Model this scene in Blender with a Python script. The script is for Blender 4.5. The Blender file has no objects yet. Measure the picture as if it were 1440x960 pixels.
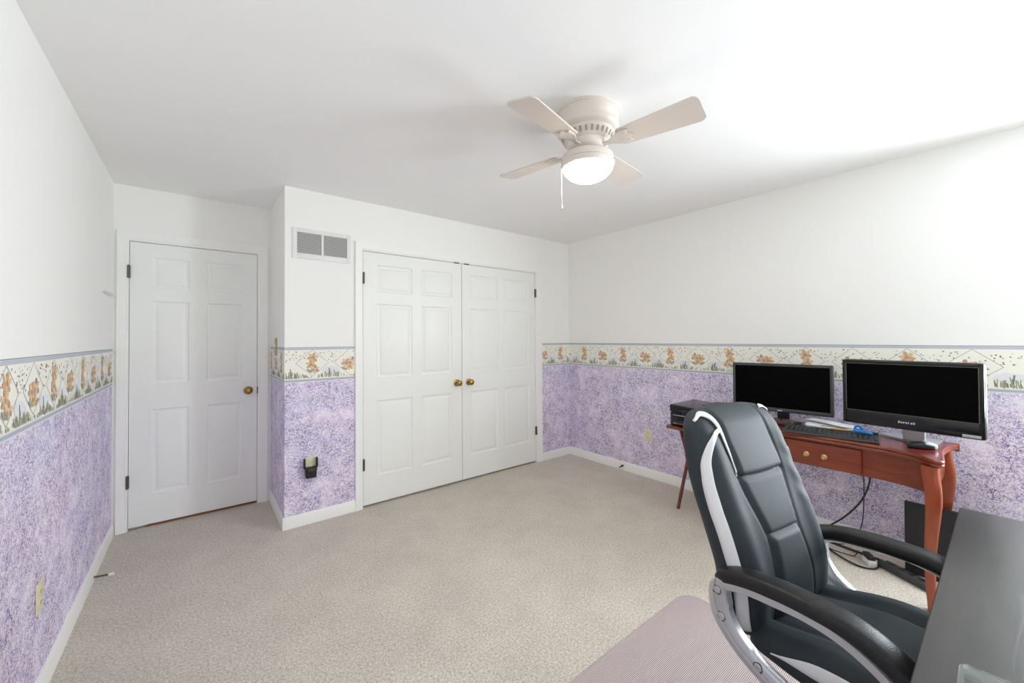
import bpy, math, random
from mathutils import Vector, Matrix
C = bpy.context.scene.collection
S = bpy.context.scene
PI = math.pi
rnd = random.Random(7)

# ------------------------------------------------------------------ room numbers (metres)
W, H, D, XB = 3.846, 2.438, 0.6706, 0.942      # right wall x, ceiling z, door-alcove depth, jut corner x
YF = -4.30                                     # wall behind the camera
BT, BB = 1.284, 1.030                          # wallpaper border top / bottom
BASE_H = 0.085

# ------------------------------------------------------------------ helpers
def lin(c):
    return c / 12.92 if c <= 0.04045 else ((c + 0.055) / 1.055) ** 2.4
def hexc(h):
    h = h.lstrip('#')
    return tuple(lin(int(h[i:i + 2], 16) / 255) for i in (0, 2, 4)) + (1,)

class MB:
    """collects geometry and links it as ONE mesh object"""
    def __init__(s):
        s.v, s.f, s.m, s.mats = [], [], [], []
    def mi(s, mat):
        if mat is None: return 0
        if mat not in s.mats: s.mats.append(mat)
        return s.mats.index(mat)
    def add(s, vs, fs, mat=None):
        b = len(s.v); i = s.mi(mat)
        s.v += [tuple(v) for v in vs]
        s.f += [tuple(b + k for k in f) for f in fs]
        s.m += [i] * len(fs)
        return s
    def box(s, x0, x1, y0, y1, z0, z1, mat=None):
        vs = [(x, y, z) for x in (x0, x1) for y in (y0, y1) for z in (z0, z1)]
        fs = [(0, 1, 3, 2), (4, 6, 7, 5), (0, 4, 5, 1), (2, 3, 7, 6), (0, 2, 6, 4), (1, 5, 7, 3)]
        return s.add(vs, fs, mat)
    def rbox(s, x0, x1, y0, y1, z0, z1, r=.01, mat=None, seg=2, n=(1, 1, 1), fn=None, matfn=None):
        """box with rounded edges; n = extra divisions of the flat middle; fn deforms every point"""
        c = Vector(((x0 + x1) / 2, (y0 + y1) / 2, (z0 + z1) / 2))
        h = [abs(x1 - x0) / 2, abs(y1 - y0) / 2, abs(z1 - z0) / 2]
        r = min(r, min(h) * .999)
        ax = []
        for k in range(3):
            q = h[k] - r
            a = [q + r * math.tan(PI / 4 * i / seg) for i in range(1, seg + 1)]
            mid = [-q + 2 * q * i / n[k] for i in range(n[k] + 1)] if q > 1e-6 else [0]
            ax.append([-t for t in reversed(a)] + mid + a)
        idx, vs, fs, ms = {}, [], [], []
        def P(p):
            key = tuple(round(t, 6) for t in p)
            if key not in idx:
                inner = Vector([max(-(h[k] - r), min(h[k] - r, p[k])) for k in range(3)])
                d = Vector(p) - inner
                q = inner + d.normalized() * r if d.length > 1e-9 else inner
                q = q + c
                idx[key] = len(vs); vs.append(fn(q) if fn else q)
            return idx[key]
        for k in range(3):
            u, w = (k + 1) % 3, (k + 2) % 3
            for sg in (-1, 1):
                for i in range(len(ax[u]) - 1):
                    for j in range(len(ax[w]) - 1):
                        quad = []
                        for a, b in ((i, j), (i + 1, j), (i + 1, j + 1), (i, j + 1)):
                            p = [0, 0, 0]; p[k] = sg * h[k]; p[u] = ax[u][a]; p[w] = ax[w][b]
                            quad.append(P(p))
                        fs.append(tuple(quad) if sg > 0 else tuple(reversed(quad)))
        return s.add(vs, fs, mat)
    def sweep(s, path, prof, mat=None, up=(0, 0, 1), scale=None, closed=False, cap=True):
        """2-D profile [(a,b)] swept along a 3-D path; a along the side vector, b along up"""
        path = [Vector(p) for p in path]; n = len(path); m = len(prof); vs = []
        up = Vector(up)
        for i, p in enumerate(path):
            if closed: t = path[(i + 1) % n] - path[i - 1]
            else: t = path[min(i + 1, n - 1)] - path[max(i - 1, 0)]
            t.normalize()
            sd = t.cross(up)
            if sd.length < 1e-4: sd = t.cross(Vector((0.3, 1, 0.1)))
            sd.normalize(); u = sd.cross(t)
            k = scale[i] if scale else 1
            ka, kb = k if isinstance(k, tuple) else (k, k)
            vs += [p + sd * a * ka + u * b * kb for a, b in prof]
        fs = []
        for i in range(n if closed else n - 1):
            j = (i + 1) % n
            for q in range(m):
                r = (q + 1) % m
                fs.append((i * m + q, i * m + r, j * m + r, j * m + q))
        if cap and not closed:
            fs.append(tuple(reversed(range(m)))); fs.append(tuple((n - 1) * m + q for q in range(m)))
        return s.add(vs, fs, mat)
    def tube(s, path, r, mat=None, n=8, scale=None, closed=False):
        return s.sweep(path, [(r * math.cos(2 * PI * k / n), r * math.sin(2 * PI * k / n)) for k in range(n)], mat, scale=scale, closed=closed)
    def lathe(s, prof, c=(0, 0, 0), mat=None, n=32, axis='z'):
        """prof: list of (radius, height) revolved about an axis through c"""
        vs, fs = [], []; m = len(prof); c = Vector(c)
        for i in range(n):
            a = 2 * PI * i / n
            for r, z in prof:
                r = max(r, 1e-5)
                q = (r * math.cos(a), r * math.sin(a), z)
                if axis == 'y': q = (q[0], q[2], -q[1])
                if axis == 'x': q = (q[2], q[0], q[1])
                vs.append(c + Vector(q))
        for i in range(n):
            j = (i + 1) % n
            for k in range(m - 1):
                fs.append((i * m + k, j * m + k, j * m + k + 1, i * m + k + 1))
        return s.add(vs, fs, mat)
    def prism(s, pts, z0, z1, mat=None, fn=None):
        """polygon outline (x,y) extruded in z; fn maps each 3-D point"""
        n = len(pts); fn = fn or (lambda p: p)
        vs = [fn(Vector((x, y, z0))) for x, y in pts] + [fn(Vector((x, y, z1))) for x, y in pts]
        fs = [tuple(reversed(range(n))), tuple(range(n, 2 * n))]
        fs += [(i, (i + 1) % n, n + (i + 1) % n, n + i) for i in range(n)]
        return s.add(vs, fs, mat)
    def grid(s, f, nu, nv, mat=None):
        vs = [f(i / nu, j / nv) for i in range(nu + 1) for j in range(nv + 1)]
        fs = [(i * (nv + 1) + j, (i + 1) * (nv + 1) + j, (i + 1) * (nv + 1) + j + 1, i * (nv + 1) + j + 1) for i in range(nu) for j in range(nv)]
        return s.add(vs, fs, mat)
    def build(s, name, mat=None, parent=None, smooth=35, fix=True):
        me = bpy.data.meshes.new(name)
        me.from_pydata([tuple(v) for v in s.v], [], s.f)
        for m in (s.mats or [mat]):
            if m: me.materials.append(m)
        if len(s.mats) > 1:
            me.polygons.foreach_set('material_index', s.m)
        me.update()
        if fix:
            import bmesh
            bm = bmesh.new(); bm.from_mesh(me)
            bmesh.ops.recalc_face_normals(bm, faces=bm.faces)
            bm.to_mesh(me); bm.free()
        if smooth:
            me.polygons.foreach_set('use_smooth', [True] * len(me.polygons))
            me.set_sharp_from_angle(angle=math.radians(smooth))
        o = bpy.data.objects.new(name, me); C.objects.link(o)
        if parent: o.parent = parent
        return o

def tag(o, label=None, cat=None, group=None, kind=None):
    if label: o['label'] = label
    if cat: o['category'] = cat
    if group: o['group'] = group
    if kind: o['kind'] = kind
    return o
def thing(name, loc, rz, label, cat, group=None, kind=None):
    o = bpy.data.objects.new(name, None); C.objects.link(o)
    o.empty_display_size = .05
    o.location = loc; o.rotation_euler = (0, 0, rz)
    return tag(o, label, cat, group, kind)
def copy_tree(o, parent=None):
    c = o.copy(); C.objects.link(c)
    if parent: c.parent = parent
    for ch in list(o.children): copy_tree(ch, c)
    return c
def curve(pts, n=8, closed=False):
    """Catmull-Rom through the points"""
    P = [Vector(p) for p in pts]; out = []; m = len(P)
    rng = range(m) if closed else range(m - 1)
    for i in rng:
        g = lambda k: P[k % m] if closed else P[max(0, min(m - 1, k))]
        a, b, c, d = g(i - 1), g(i), g(i + 1), g(i + 2)
        for k in range(n):
            t = k / n
            out.append(.5 * ((2 * b) + (c - a) * t + (2 * a - 5 * b + 4 * c - d) * t * t + (3 * b - a - 3 * c + d) * t ** 3))
    if not closed: out.append(P[-1])
    return out
def interp(x, pts):
    """smooth 1-D interpolation through sorted (x, y)"""
    if x <= pts[0][0]: return pts[0][1]
    for i in range(len(pts) - 1):
        if x <= pts[i + 1][0]:
            x0, y0 = pts[i]; x1, y1 = pts[i + 1]
            def sl(k):
                a = pts[max(k - 1, 0)]; b = pts[min(k + 1, len(pts) - 1)]
                return (b[1] - a[1]) / (b[0] - a[0])
            h = x1 - x0; t = (x - x0) / h
            return ((2 * t ** 3 - 3 * t * t + 1) * y0 + (t ** 3 - 2 * t * t + t) * h * sl(i) + (-2 * t ** 3 + 3 * t * t) * y1 + (t ** 3 - t * t) * h * sl(i + 1))
    return pts[-1][1]
def sstep(a, b, x):
    t = max(0, min(1, (x - a) / (b - a))); return t * t * (3 - 2 * t)
def rrect(x0, x1, y0, y1, r, seg=5):
    out = []
    for cx, cy, a0 in ((x1 - r, y1 - r, 0), (x0 + r, y1 - r, 90), (x0 + r, y0 + r, 180), (x1 - r, y0 + r, 270)):
        for k in range(seg + 1):
            a = math.radians(a0 + 90 * k / seg); out.append((cx + r * math.cos(a), cy + r * math.sin(a)))
    return out

# ------------------------------------------------------------------ materials
def mat(name, col, rough=.5, metal=0, spec=.5, bump=None, coat=0, emis=None, trans=0, ior=1.45, sheen=0):
    m = bpy.data.materials.new(name); m.use_nodes = True
    nt = m.node_tree; b = nt.nodes['Principled BSDF']
    b.inputs['Base Color'].default_value = hexc(col) if isinstance(col, str) else tuple(col) + (1,)
    b.inputs['Roughness'].default_value = rough; b.inputs['Metallic'].default_value = metal
    b.inputs['Specular IOR Level'].default_value = spec; b.inputs['IOR'].default_value = ior
    b.inputs['Coat Weight'].default_value = coat; b.inputs['Transmission Weight'].default_value = trans
    if sheen: b.inputs['Sheen Weight'].default_value = sheen
    if emis:
        b.inputs['Emission Color'].default_value = hexc(emis[0]); b.inputs['Emission Strength'].default_value = emis[1]
    if bump:
        sc, st, di = bump
        tc = nt.nodes.new('ShaderNodeTexCoord'); nz = nt.nodes.new('ShaderNodeTexNoise'); bp = nt.nodes.new('ShaderNodeBump')
        nz.inputs['Scale'].default_value = sc; nz.inputs['Detail'].default_value = 4
        bp.inputs['Strength'].default_value = st; bp.inputs['Distance'].default_value = di
        nt.links.new(tc.outputs['Object'], nz.inputs['Vector']); nt.links.new(nz.outputs['Fac'], bp.inputs['Height'])
        nt.links.new(bp.outputs['Normal'], b.inputs['Normal'])
    return m
def nodes(m):
    nt = m.node_tree
    def N(t, **kw):
        n = nt.nodes.new(t)
        for k, v in kw.items():
            if k in n.inputs.keys(): n.inputs[k].default_value = v
            else: setattr(n, k, v)
        return n
    return nt, N, nt.links.new, nt.nodes['Principled BSDF']
def ramp(N, stops, interp='LINEAR'):
    r = N('ShaderNodeValToRGB'); e = r.color_ramp; e.interpolation = interp
    while len(e.elements) < len(stops): e.elements.new(.5)
    for el, (p, c) in zip(e.elements, stops):
        el.position = p; el.color = hexc(c) if isinstance(c, str) else (c, c, c, 1)
    return r

M = {}
M['paint'] = mat('wall_paint_white', (.88, .88, .865), .75, bump=(60, .05, .002))
M['ceiling'] = mat('ceiling_paint', (.88, .88, .88), .85, bump=(90, .04, .002))
M['trim'] = mat('trim_semigloss_white', (.88, .885, .87), .38, bump=(25, .03, .002))
M['door'] = mat('door_semigloss_white', (.85, .865, .85), .36, bump=(30, .04, .002))
M['brass'] = mat('polished_brass', '#a98a4e', .25, 1, bump=(80, .02, .001))
M['brass_lt'] = mat('pale_brass', '#d9b877', .28, 1, bump=(80, .02, .001))
M['hinge'] = mat('tarnished_hinge_brass', '#6e6a5c', .42, 1, bump=(90, .1, .001))
M['dark'] = mat('dark_gap', (.012, .012, .012), .8, bump=(20, .02, .001))
M['vent_white'] = mat('vent_enamel_white', (.78, .78, .77), .4, bump=(60, .02, .001))
M['vent_grey'] = mat('vent_louver_grey', (.66, .66, .65), .5, bump=(60, .02, .001))
M['vent_back'] = mat('vent_duct_grey', (.20, .20, .20), .7, bump=(60, .02, .001))
M['ivory'] = mat('ivory_plastic', '#ddd6b8', .4, bump=(50, .02, .001))
M['tan'] = mat('tan_switch_plate', '#b9ab8c', .5, bump=(60, .1, .002))
M['black'] = mat('black_plastic', (.012, .012, .013), .38, bump=(150, .03, .001))
M['black_gloss'] = mat('glossy_black_plastic', (.008, .008, .009), .16, bump=(40, .01, .001))
M['charcoal'] = mat('charcoal_plastic', (.045, .047, .05), .45, bump=(150, .04, .001))
M['screen'] = mat('screen_black', (.0015, .0015, .0015), .55, spec=.04, bump=(40, .01, .001))
M['silver'] = mat('satin_silver_plastic', (.50, .51, .53), .34, .55, bump=(120, .03, .001))
M['chrome'] = mat('bright_silver', (.75, .76, .78), .2, .9, bump=(60, .02, .001))
M['white_pl'] = mat('white_plastic', (.80, .80, .80), .4, bump=(60, .02, .001))
M['paper'] = mat('white_paper', (.78, .80, .83), .7, bump=(40, .1, .001))
M['blue'] = mat('blue_plastic', '#1f6fb4', .35, bump=(60, .02, .001))
M['red'] = mat('red_plastic', '#a3324a', .4, bump=(60, .02, .001))
M['ochre'] = mat('ochre_wood_pencil', '#c99a4a', .5, bump=(60, .05, .001))
M['brown_item'] = mat('brown_case', '#5a4440', .5, bump=(60, .05, .001))
M['rubber'] = mat('rubber_white', (.8, .8, .78), .6, bump=(60, .05, .001))
M['cable'] = mat('black_cable', (.018, .018, .02), .5, bump=(60, .05, .001))
M['fan'] = mat('fan_enamel_cream', (.72, .66, .60), .38, bump=(40, .03, .001))
M['fan_blade'] = mat('fan_blade_offwhite', (.64, .58, .535), .45, bump=(30, .05, .001))
M['fan_slot'] = mat('fan_slot_shade', (.35, .31, .27), .6, bump=(40, .03, .001))
M['bowl'] = mat('frosted_bowl_glass', (.9, .87, .80), .35, emis=('#ffeed6', 60), bump=(30, .03, .001))
M['hall_wood'] = mat('threshold_oak', '#9a6340', .5, bump=(40, .1, .002))
M['void'] = mat('hall_dark', (.05, .045, .04), .9, bump=(10, .02, .001))

def leather(name, col, rough):
    m = mat(name, col, rough, spec=.33)
    nt, N, L, b = nodes(m)
    tc = N('ShaderNodeTexCoord'); v = N('ShaderNodeTexVoronoi', Scale=420.0); nz = N('ShaderNodeTexNoise', Scale=14.0, Detail=3.0)
    mx = N('ShaderNodeMath', operation='MULTIPLY_ADD'); mx.inputs[1].default_value = 2.5
    bp = N('ShaderNodeBump', Strength=.12, Distance=.004)
    L(tc.outputs['Object'], v.inputs['Vector']); L(tc.outputs['Object'], nz.inputs['Vector'])
    L(nz.outputs['Fac'], mx.inputs[0]); L(v.outputs['Distance'], mx.inputs[2]); L(mx.outputs[0], bp.inputs['Height']); L(bp.outputs['Normal'], b.inputs['Normal'])
    return m
M['leather'] = leather('black_leather', (.030, .038, .044), .60)
M['leather_white'] = leather('white_leather', (.74, .74, .74), .5)
M['pad'] = leather('black_arm_pad', (.016, .016, .017), .36)

def carpet_mat():
    m = mat('beige_carpet', (.4, .37, .33), .95, spec=.1, sheen=.2)
    nt, N, L, b = nodes(m)
    tc = N('ShaderNodeTexCoord')
    f = N('ShaderNodeTexNoise', Scale=95.0, Detail=4.0, Roughness=.75); f2 = N('ShaderNodeTexVoronoi', Scale=260.0)
    g = N('ShaderNodeTexNoise', Scale=3.0, Detail=8.0, Roughness=.72)
    for n in (f, f2, g): L(tc.outputs['Object'], n.inputs['Vector'])
    r = ramp(N, [(.28, '#ab9f91'), (.5, '#e2d8ca'), (.70, '#fff8ee')]); L(f.outputs['Fac'], r.inputs['Fac'])
    r2 = ramp(N, [(.3, .82), (.7, 1.0)]); L(g.outputs['Fac'], r2.inputs['Fac'])
    mx = N('ShaderNodeMix', data_type='RGBA', blend_type='MULTIPLY'); mx.inputs[0].default_value = 1
    L(r.outputs['Color'], mx.inputs[6]); L(r2.outputs['Color'], mx.inputs[7]); L(mx.outputs[2], b.inputs['Base Color'])
    ad = N('ShaderNodeMath', operation='SUBTRACT'); L(f.outputs['Fac'], ad.inputs[0]); L(f2.outputs['Distance'], ad.inputs[1])
    bp = N('ShaderNodeBump', Strength=.7, Distance=.008); L(ad.outputs[0], bp.inputs['Height']); L(bp.outputs['Normal'], b.inputs['Normal'])
    return m
M['carpet'] = carpet_mat()

def wallpaper_mat():
    """violet ground sponged in three tones, overprinted with fine pale squiggles"""
    m = mat('violet_sponged_wallpaper', (.4, .35, .5), .7, spec=.25)
    nt, N, L, b = nodes(m)
    tc = N('ShaderNodeTexCoord')
    big = N('ShaderNodeTexNoise', Scale=2.4, Detail=2.0)
    med = N('ShaderNodeTexNoise', Scale=7.0, Detail=5.0, Roughness=.65, Distortion=.5)
    L(tc.outputs['Object'], big.inputs['Vector']); L(tc.outputs['Object'], med.inputs['Vector'])
    base = ramp(N, [(.34, '#7d66a4'), (.45, '#9c86ba'), (.55, '#c2b0d6'), (.66, '#e8def1')]); L(med.outputs['Fac'], base.inputs['Fac'])
    hue = ramp(N, [(.36, '#e6efff'), (.64, '#fff0fb')]); L(big.outputs['Fac'], hue.inputs['Fac'])
    mx = N('ShaderNodeMix', data_type='RGBA', blend_type='MULTIPLY'); mx.inputs[0].default_value = 1
    L(base.outputs['Color'], mx.inputs[6]); L(hue.outputs['Color'], mx.inputs[7])
    cur = mx.outputs[2]
    for sc, wd, col, k in ((30.0, .085, '#f3f0f7', .90), (56.0, .090, '#faf8fb', .80), (46.0, .035, '#65548a', .22)):
        nz = N('ShaderNodeTexNoise', Scale=sc, Detail=1.5, Roughness=.5, Distortion=1.8); L(tc.outputs['Object'], nz.inputs['Vector'])
        s1 = N('ShaderNodeMath', operation='SUBTRACT'); s1.inputs[1].default_value = .5; L(nz.outputs['Fac'], s1.inputs[0])
        ab = N('ShaderNodeMath', operation='ABSOLUTE'); L(s1.outputs[0], ab.inputs[0])
        mr = N('ShaderNodeMapRange'); mr.inputs['From Min'].default_value = 0; mr.inputs['From Max'].default_value = wd; mr.inputs['To Min'].default_value = k; mr.inputs['To Max'].default_value = 0
        L(ab.outputs[0], mr.inputs['Value'])
        mm = N('ShaderNodeMix', data_type='RGBA'); mm.inputs[7].default_value = hexc(col)
        L(mr.outputs['Result'], mm.inputs[0]); L(cur, mm.inputs[6]); cur = mm.outputs[2]
    L(cur, b.inputs['Base Color'])
    return m
M['wallpaper'] = wallpaper_mat()
M['b_cream'] = mat('border_cream', '#f0efe6', .7, bump=(80, .03, .001))
M['b_lilac'] = mat('border_band_grey_lilac', '#bcc0ca', .7, bump=(80, .03, .001))
M['b_pale'] = mat('border_band_pale', '#e4e4ec', .7, bump=(80, .03, .001))
M['b_line'] = mat('border_line_slate', '#8d93a0', .7, bump=(80, .03, .001))
M['b_dot'] = mat('border_speck_taupe', '#8f8276', .7, bump=(80, .03, .001))
M['b_grass'] = mat('border_grass_green', '#a3a386', .7, bump=(80, .03, .001))
M['b_grass2'] = mat('border_grass_dark', '#7b8072', .7, bump=(80, .03, .001))
M['b_ochre'] = mat('border_flower_ochre', '#cda67e', .7, bump=(80, .03, .001))
M['b_gold'] = mat('border_flower_gold', '#d9c298', .7, bump=(80, .03, .001))
M['b_rose'] = mat('border_flower_rose', '#b88f90', .7, bump=(80, .03, .001))
M['b_blue'] = mat('border_wash_blue', '#e2e4e8', .7, bump=(80, .03, .001))

def wood(name, dark, light, rough, sc=1.0, axis='Y', coat=.3, bumpd=0.0, scale=26.0, spec=.5):
    m = mat(name, light, rough, coat=coat); nt, N, L, b = nodes(m)
    b.inputs['Coat Roughness'].default_value = .2; b.inputs['Specular IOR Level'].default_value = spec
    tc = N('ShaderNodeTexCoord'); mp = N('ShaderNodeMapping')
    s = {'X': (.12, 1, 1), 'Y': (1, .12, 1), 'Z': (1, 1, .12)}[axis]
    mp.inputs['Scale'].default_value = s
    nz = N('ShaderNodeTexNoise', Scale=scale * sc, Detail=5.0, Roughness=.6, Distortion=.8)
    L(tc.outputs['Object'], mp.inputs['Vector']); L(mp.outputs['Vector'], nz.inputs['Vector'])
    r = ramp(N, [(.3, dark), (.7, light)]); L(nz.outputs['Fac'], r.inputs['Fac']); L(r.outputs['Color'], b.inputs['Base Color'])
    bp = N('ShaderNodeBump', Strength=.15 if bumpd else .04, Distance=bumpd or .002); L(nz.outputs['Fac'], bp.inputs['Height']); L(bp.outputs['Normal'], b.inputs['Normal'])
    return m
M['cherry'] = wood('cherry_wood', '#642512', '#883b1d', .32, axis='Y')
M['cherry_leg'] = wood('cherry_wood_leg', '#7c3219', '#9c4923', .32, axis='Z')
M['cherry_top'] = wood('cherry_wood_top', '#5a1f18', '#7c332a', .26, axis='Y')
M['tray_wood'] = wood('tray_dark_red_wood', '#5a2418', '#84402c', .4, axis='Y')
M['blackbrown'] = wood('black_brown_veneer', '#211f1e', '#34312f', .30, axis='X', coat=.0, bumpd=.003, scale=40.0, spec=.9)
M['board'] = mat('black_board', (.014, .014, .016), .55, bump=(60, .05, .001))
M['glass'] = mat('clear_glass', (.86, .93, .92), .03, trans=1.0, ior=1.46, bump=(3, .01, .001))

def ribbed_mat():
    m = mat('mauve_ribbed_chair_mat', '#a08a88', .5, spec=.35); nt, N, L, b = nodes(m)
    tc = N('ShaderNodeTexCoord'); w = N('ShaderNodeTexWave', Scale=54.0, wave_type='BANDS', bands_direction='Y')
    L(tc.outputs['Object'], w.inputs['Vector'])
    r = ramp(N, [(.15, '#8a7a79'), (.85, '#d3c7c7')]); L(w.outputs['Fac'], r.inputs['Fac']); L(r.outputs['Color'], b.inputs['Base Color'])
    bp = N('ShaderNodeBump', Strength=.5, Distance=.003); L(w.outputs['Fac'], bp.inputs['Height']); L(bp.outputs['Normal'], b.inputs['Normal'])
    return m
M['mat'] = ribbed_mat()

# ------------------------------------------------------------------ the room shell
def struct(name, mb, m, label=None, **k):
    o = mb.build(name, m, **k); o['kind'] = 'structure'
    if label: o['label'] = label
    return o
T = .12
WY0, WY1, WZ0, WZ1 = -4.20, -3.38, .80, 1.98    # window in the right wall, just beyond the frame
fl = MB().box(-T, W + T, YF - T, D + T, -.06, 0)
struct('floor', fl, M['carpet'], 'beige cut pile carpet over the whole floor')
ce = MB().box(-T, W + T, YF - T, D + T, H, H + .1)
struct('ceiling', ce, M['ceiling'], 'plain white painted ceiling')
DL, DR, DT = .0785, .8452, 2.048            # single door opening
CL, CR, CM = 1.4867, 3.3195, 2.4005         # closet opening
wl = struct('wall_left', MB().box(-T, 0, YF - T, D + T, 0, H), M['paint'], 'white wall with papered dado on the left side')
wr = struct('wall_right', MB().box(W, W + T, WY1, D + T, 0, H).box(W, W + T, YF - T, WY0, 0, H).box(W, W + T, WY0, WY1, 0, WZ0).box(W, W + T, WY0, WY1, WZ1, H), M['paint'], 'white wall with papered dado behind the computer desk', smooth=0)
wa = MB().box(0, DL, D, D + .05, 0, H).box(DR, XB + .3, D, D + .05, 0, H).box(DL, DR, D, D + .05, DT, H).box(0, XB + .3, D + .05, D + T, 0, H, )
wa = struct('wall_alcove', wa, M['paint'], 'short white wall around the single door', smooth=0)
wb = MB().box(XB + .05, CL, 0, .05, 0, H).box(CR, W, 0, .05, 0, H).box(CL, CR, 0, .05, DT, H).box(XB + .05, W, .05, T, 0, H)
wb = struct('wall_back', wb, M['paint'], 'white wall around the double closet doors', smooth=0)
wt = struct('wall_return', MB().box(XB, XB + .05, 0, D, 0, H), M['paint'], 'narrow white side wall between the two doors')
# wall behind the camera with two windows
WIN = [(.25, 1.65)]; WPOW = (14,)
wf = MB().box(0, W, YF - T, YF, 0, WZ0).box(0, W, YF - T, YF, WZ1, H)
xs = [0] + [v for w in WIN for v in w] + [W]
for i in range(0, len(xs), 2): wf.box(xs[i], xs[i + 1], YF - T, YF, WZ0, WZ1)
struct('wall_front', wf, mat('bounce_cut_greige', (.52, .515, .47), .8, bump=(60, .05, .002)), 'unseen wall with a window behind the photographer, toned greige to cut bounce light', smooth=0)  # unseen wall; greige tone added to dim light bouncing onto the right wall
for i, (a, b) in enumerate(WIN):
    fr = MB()
    for x in (a, (a + b) / 2 - .02, b - .04): fr.box(x, x + .04, YF - .07, YF - .03, WZ0, WZ1)
    for z in (WZ0, (WZ0 + WZ1) / 2 - .02, WZ1 - .04): fr.box(a, b, YF - .07, YF - .03, z, z + .04)
    for x in (a - .06, b): fr.box(x, x + .06, YF, YF + .015, WZ0 - .06, WZ1 + .06)
    for z in (WZ0 - .06, WZ1): fr.box(a, b, YF, YF + .015, z, z + .06)
    struct('window_%d' % (i + 1), fr, M['trim'], 'white double hung window frame', smooth=0)

fr = MB()
for y in (WY0, WY1 - .04): fr.box(W + .03, W + .07, y, y + .04, WZ0, WZ1)
for z in (WZ0, (WZ0 + WZ1) / 2 - .02, WZ1 - .04): fr.box(W + .03, W + .07, WY0, WY1, z, z + .04)
for y in (WY0 - .06, WY1): fr.box(W - .015, W, y, y + .06, WZ0 - .06, WZ1 + .06)
for z in (WZ0 - .06, WZ1): fr.box(W - .015, W, WY0, WY1, z, z + .06)
struct('window_2', fr, M['trim'], 'white double hung window frame in the right wall', smooth=0)

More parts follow.
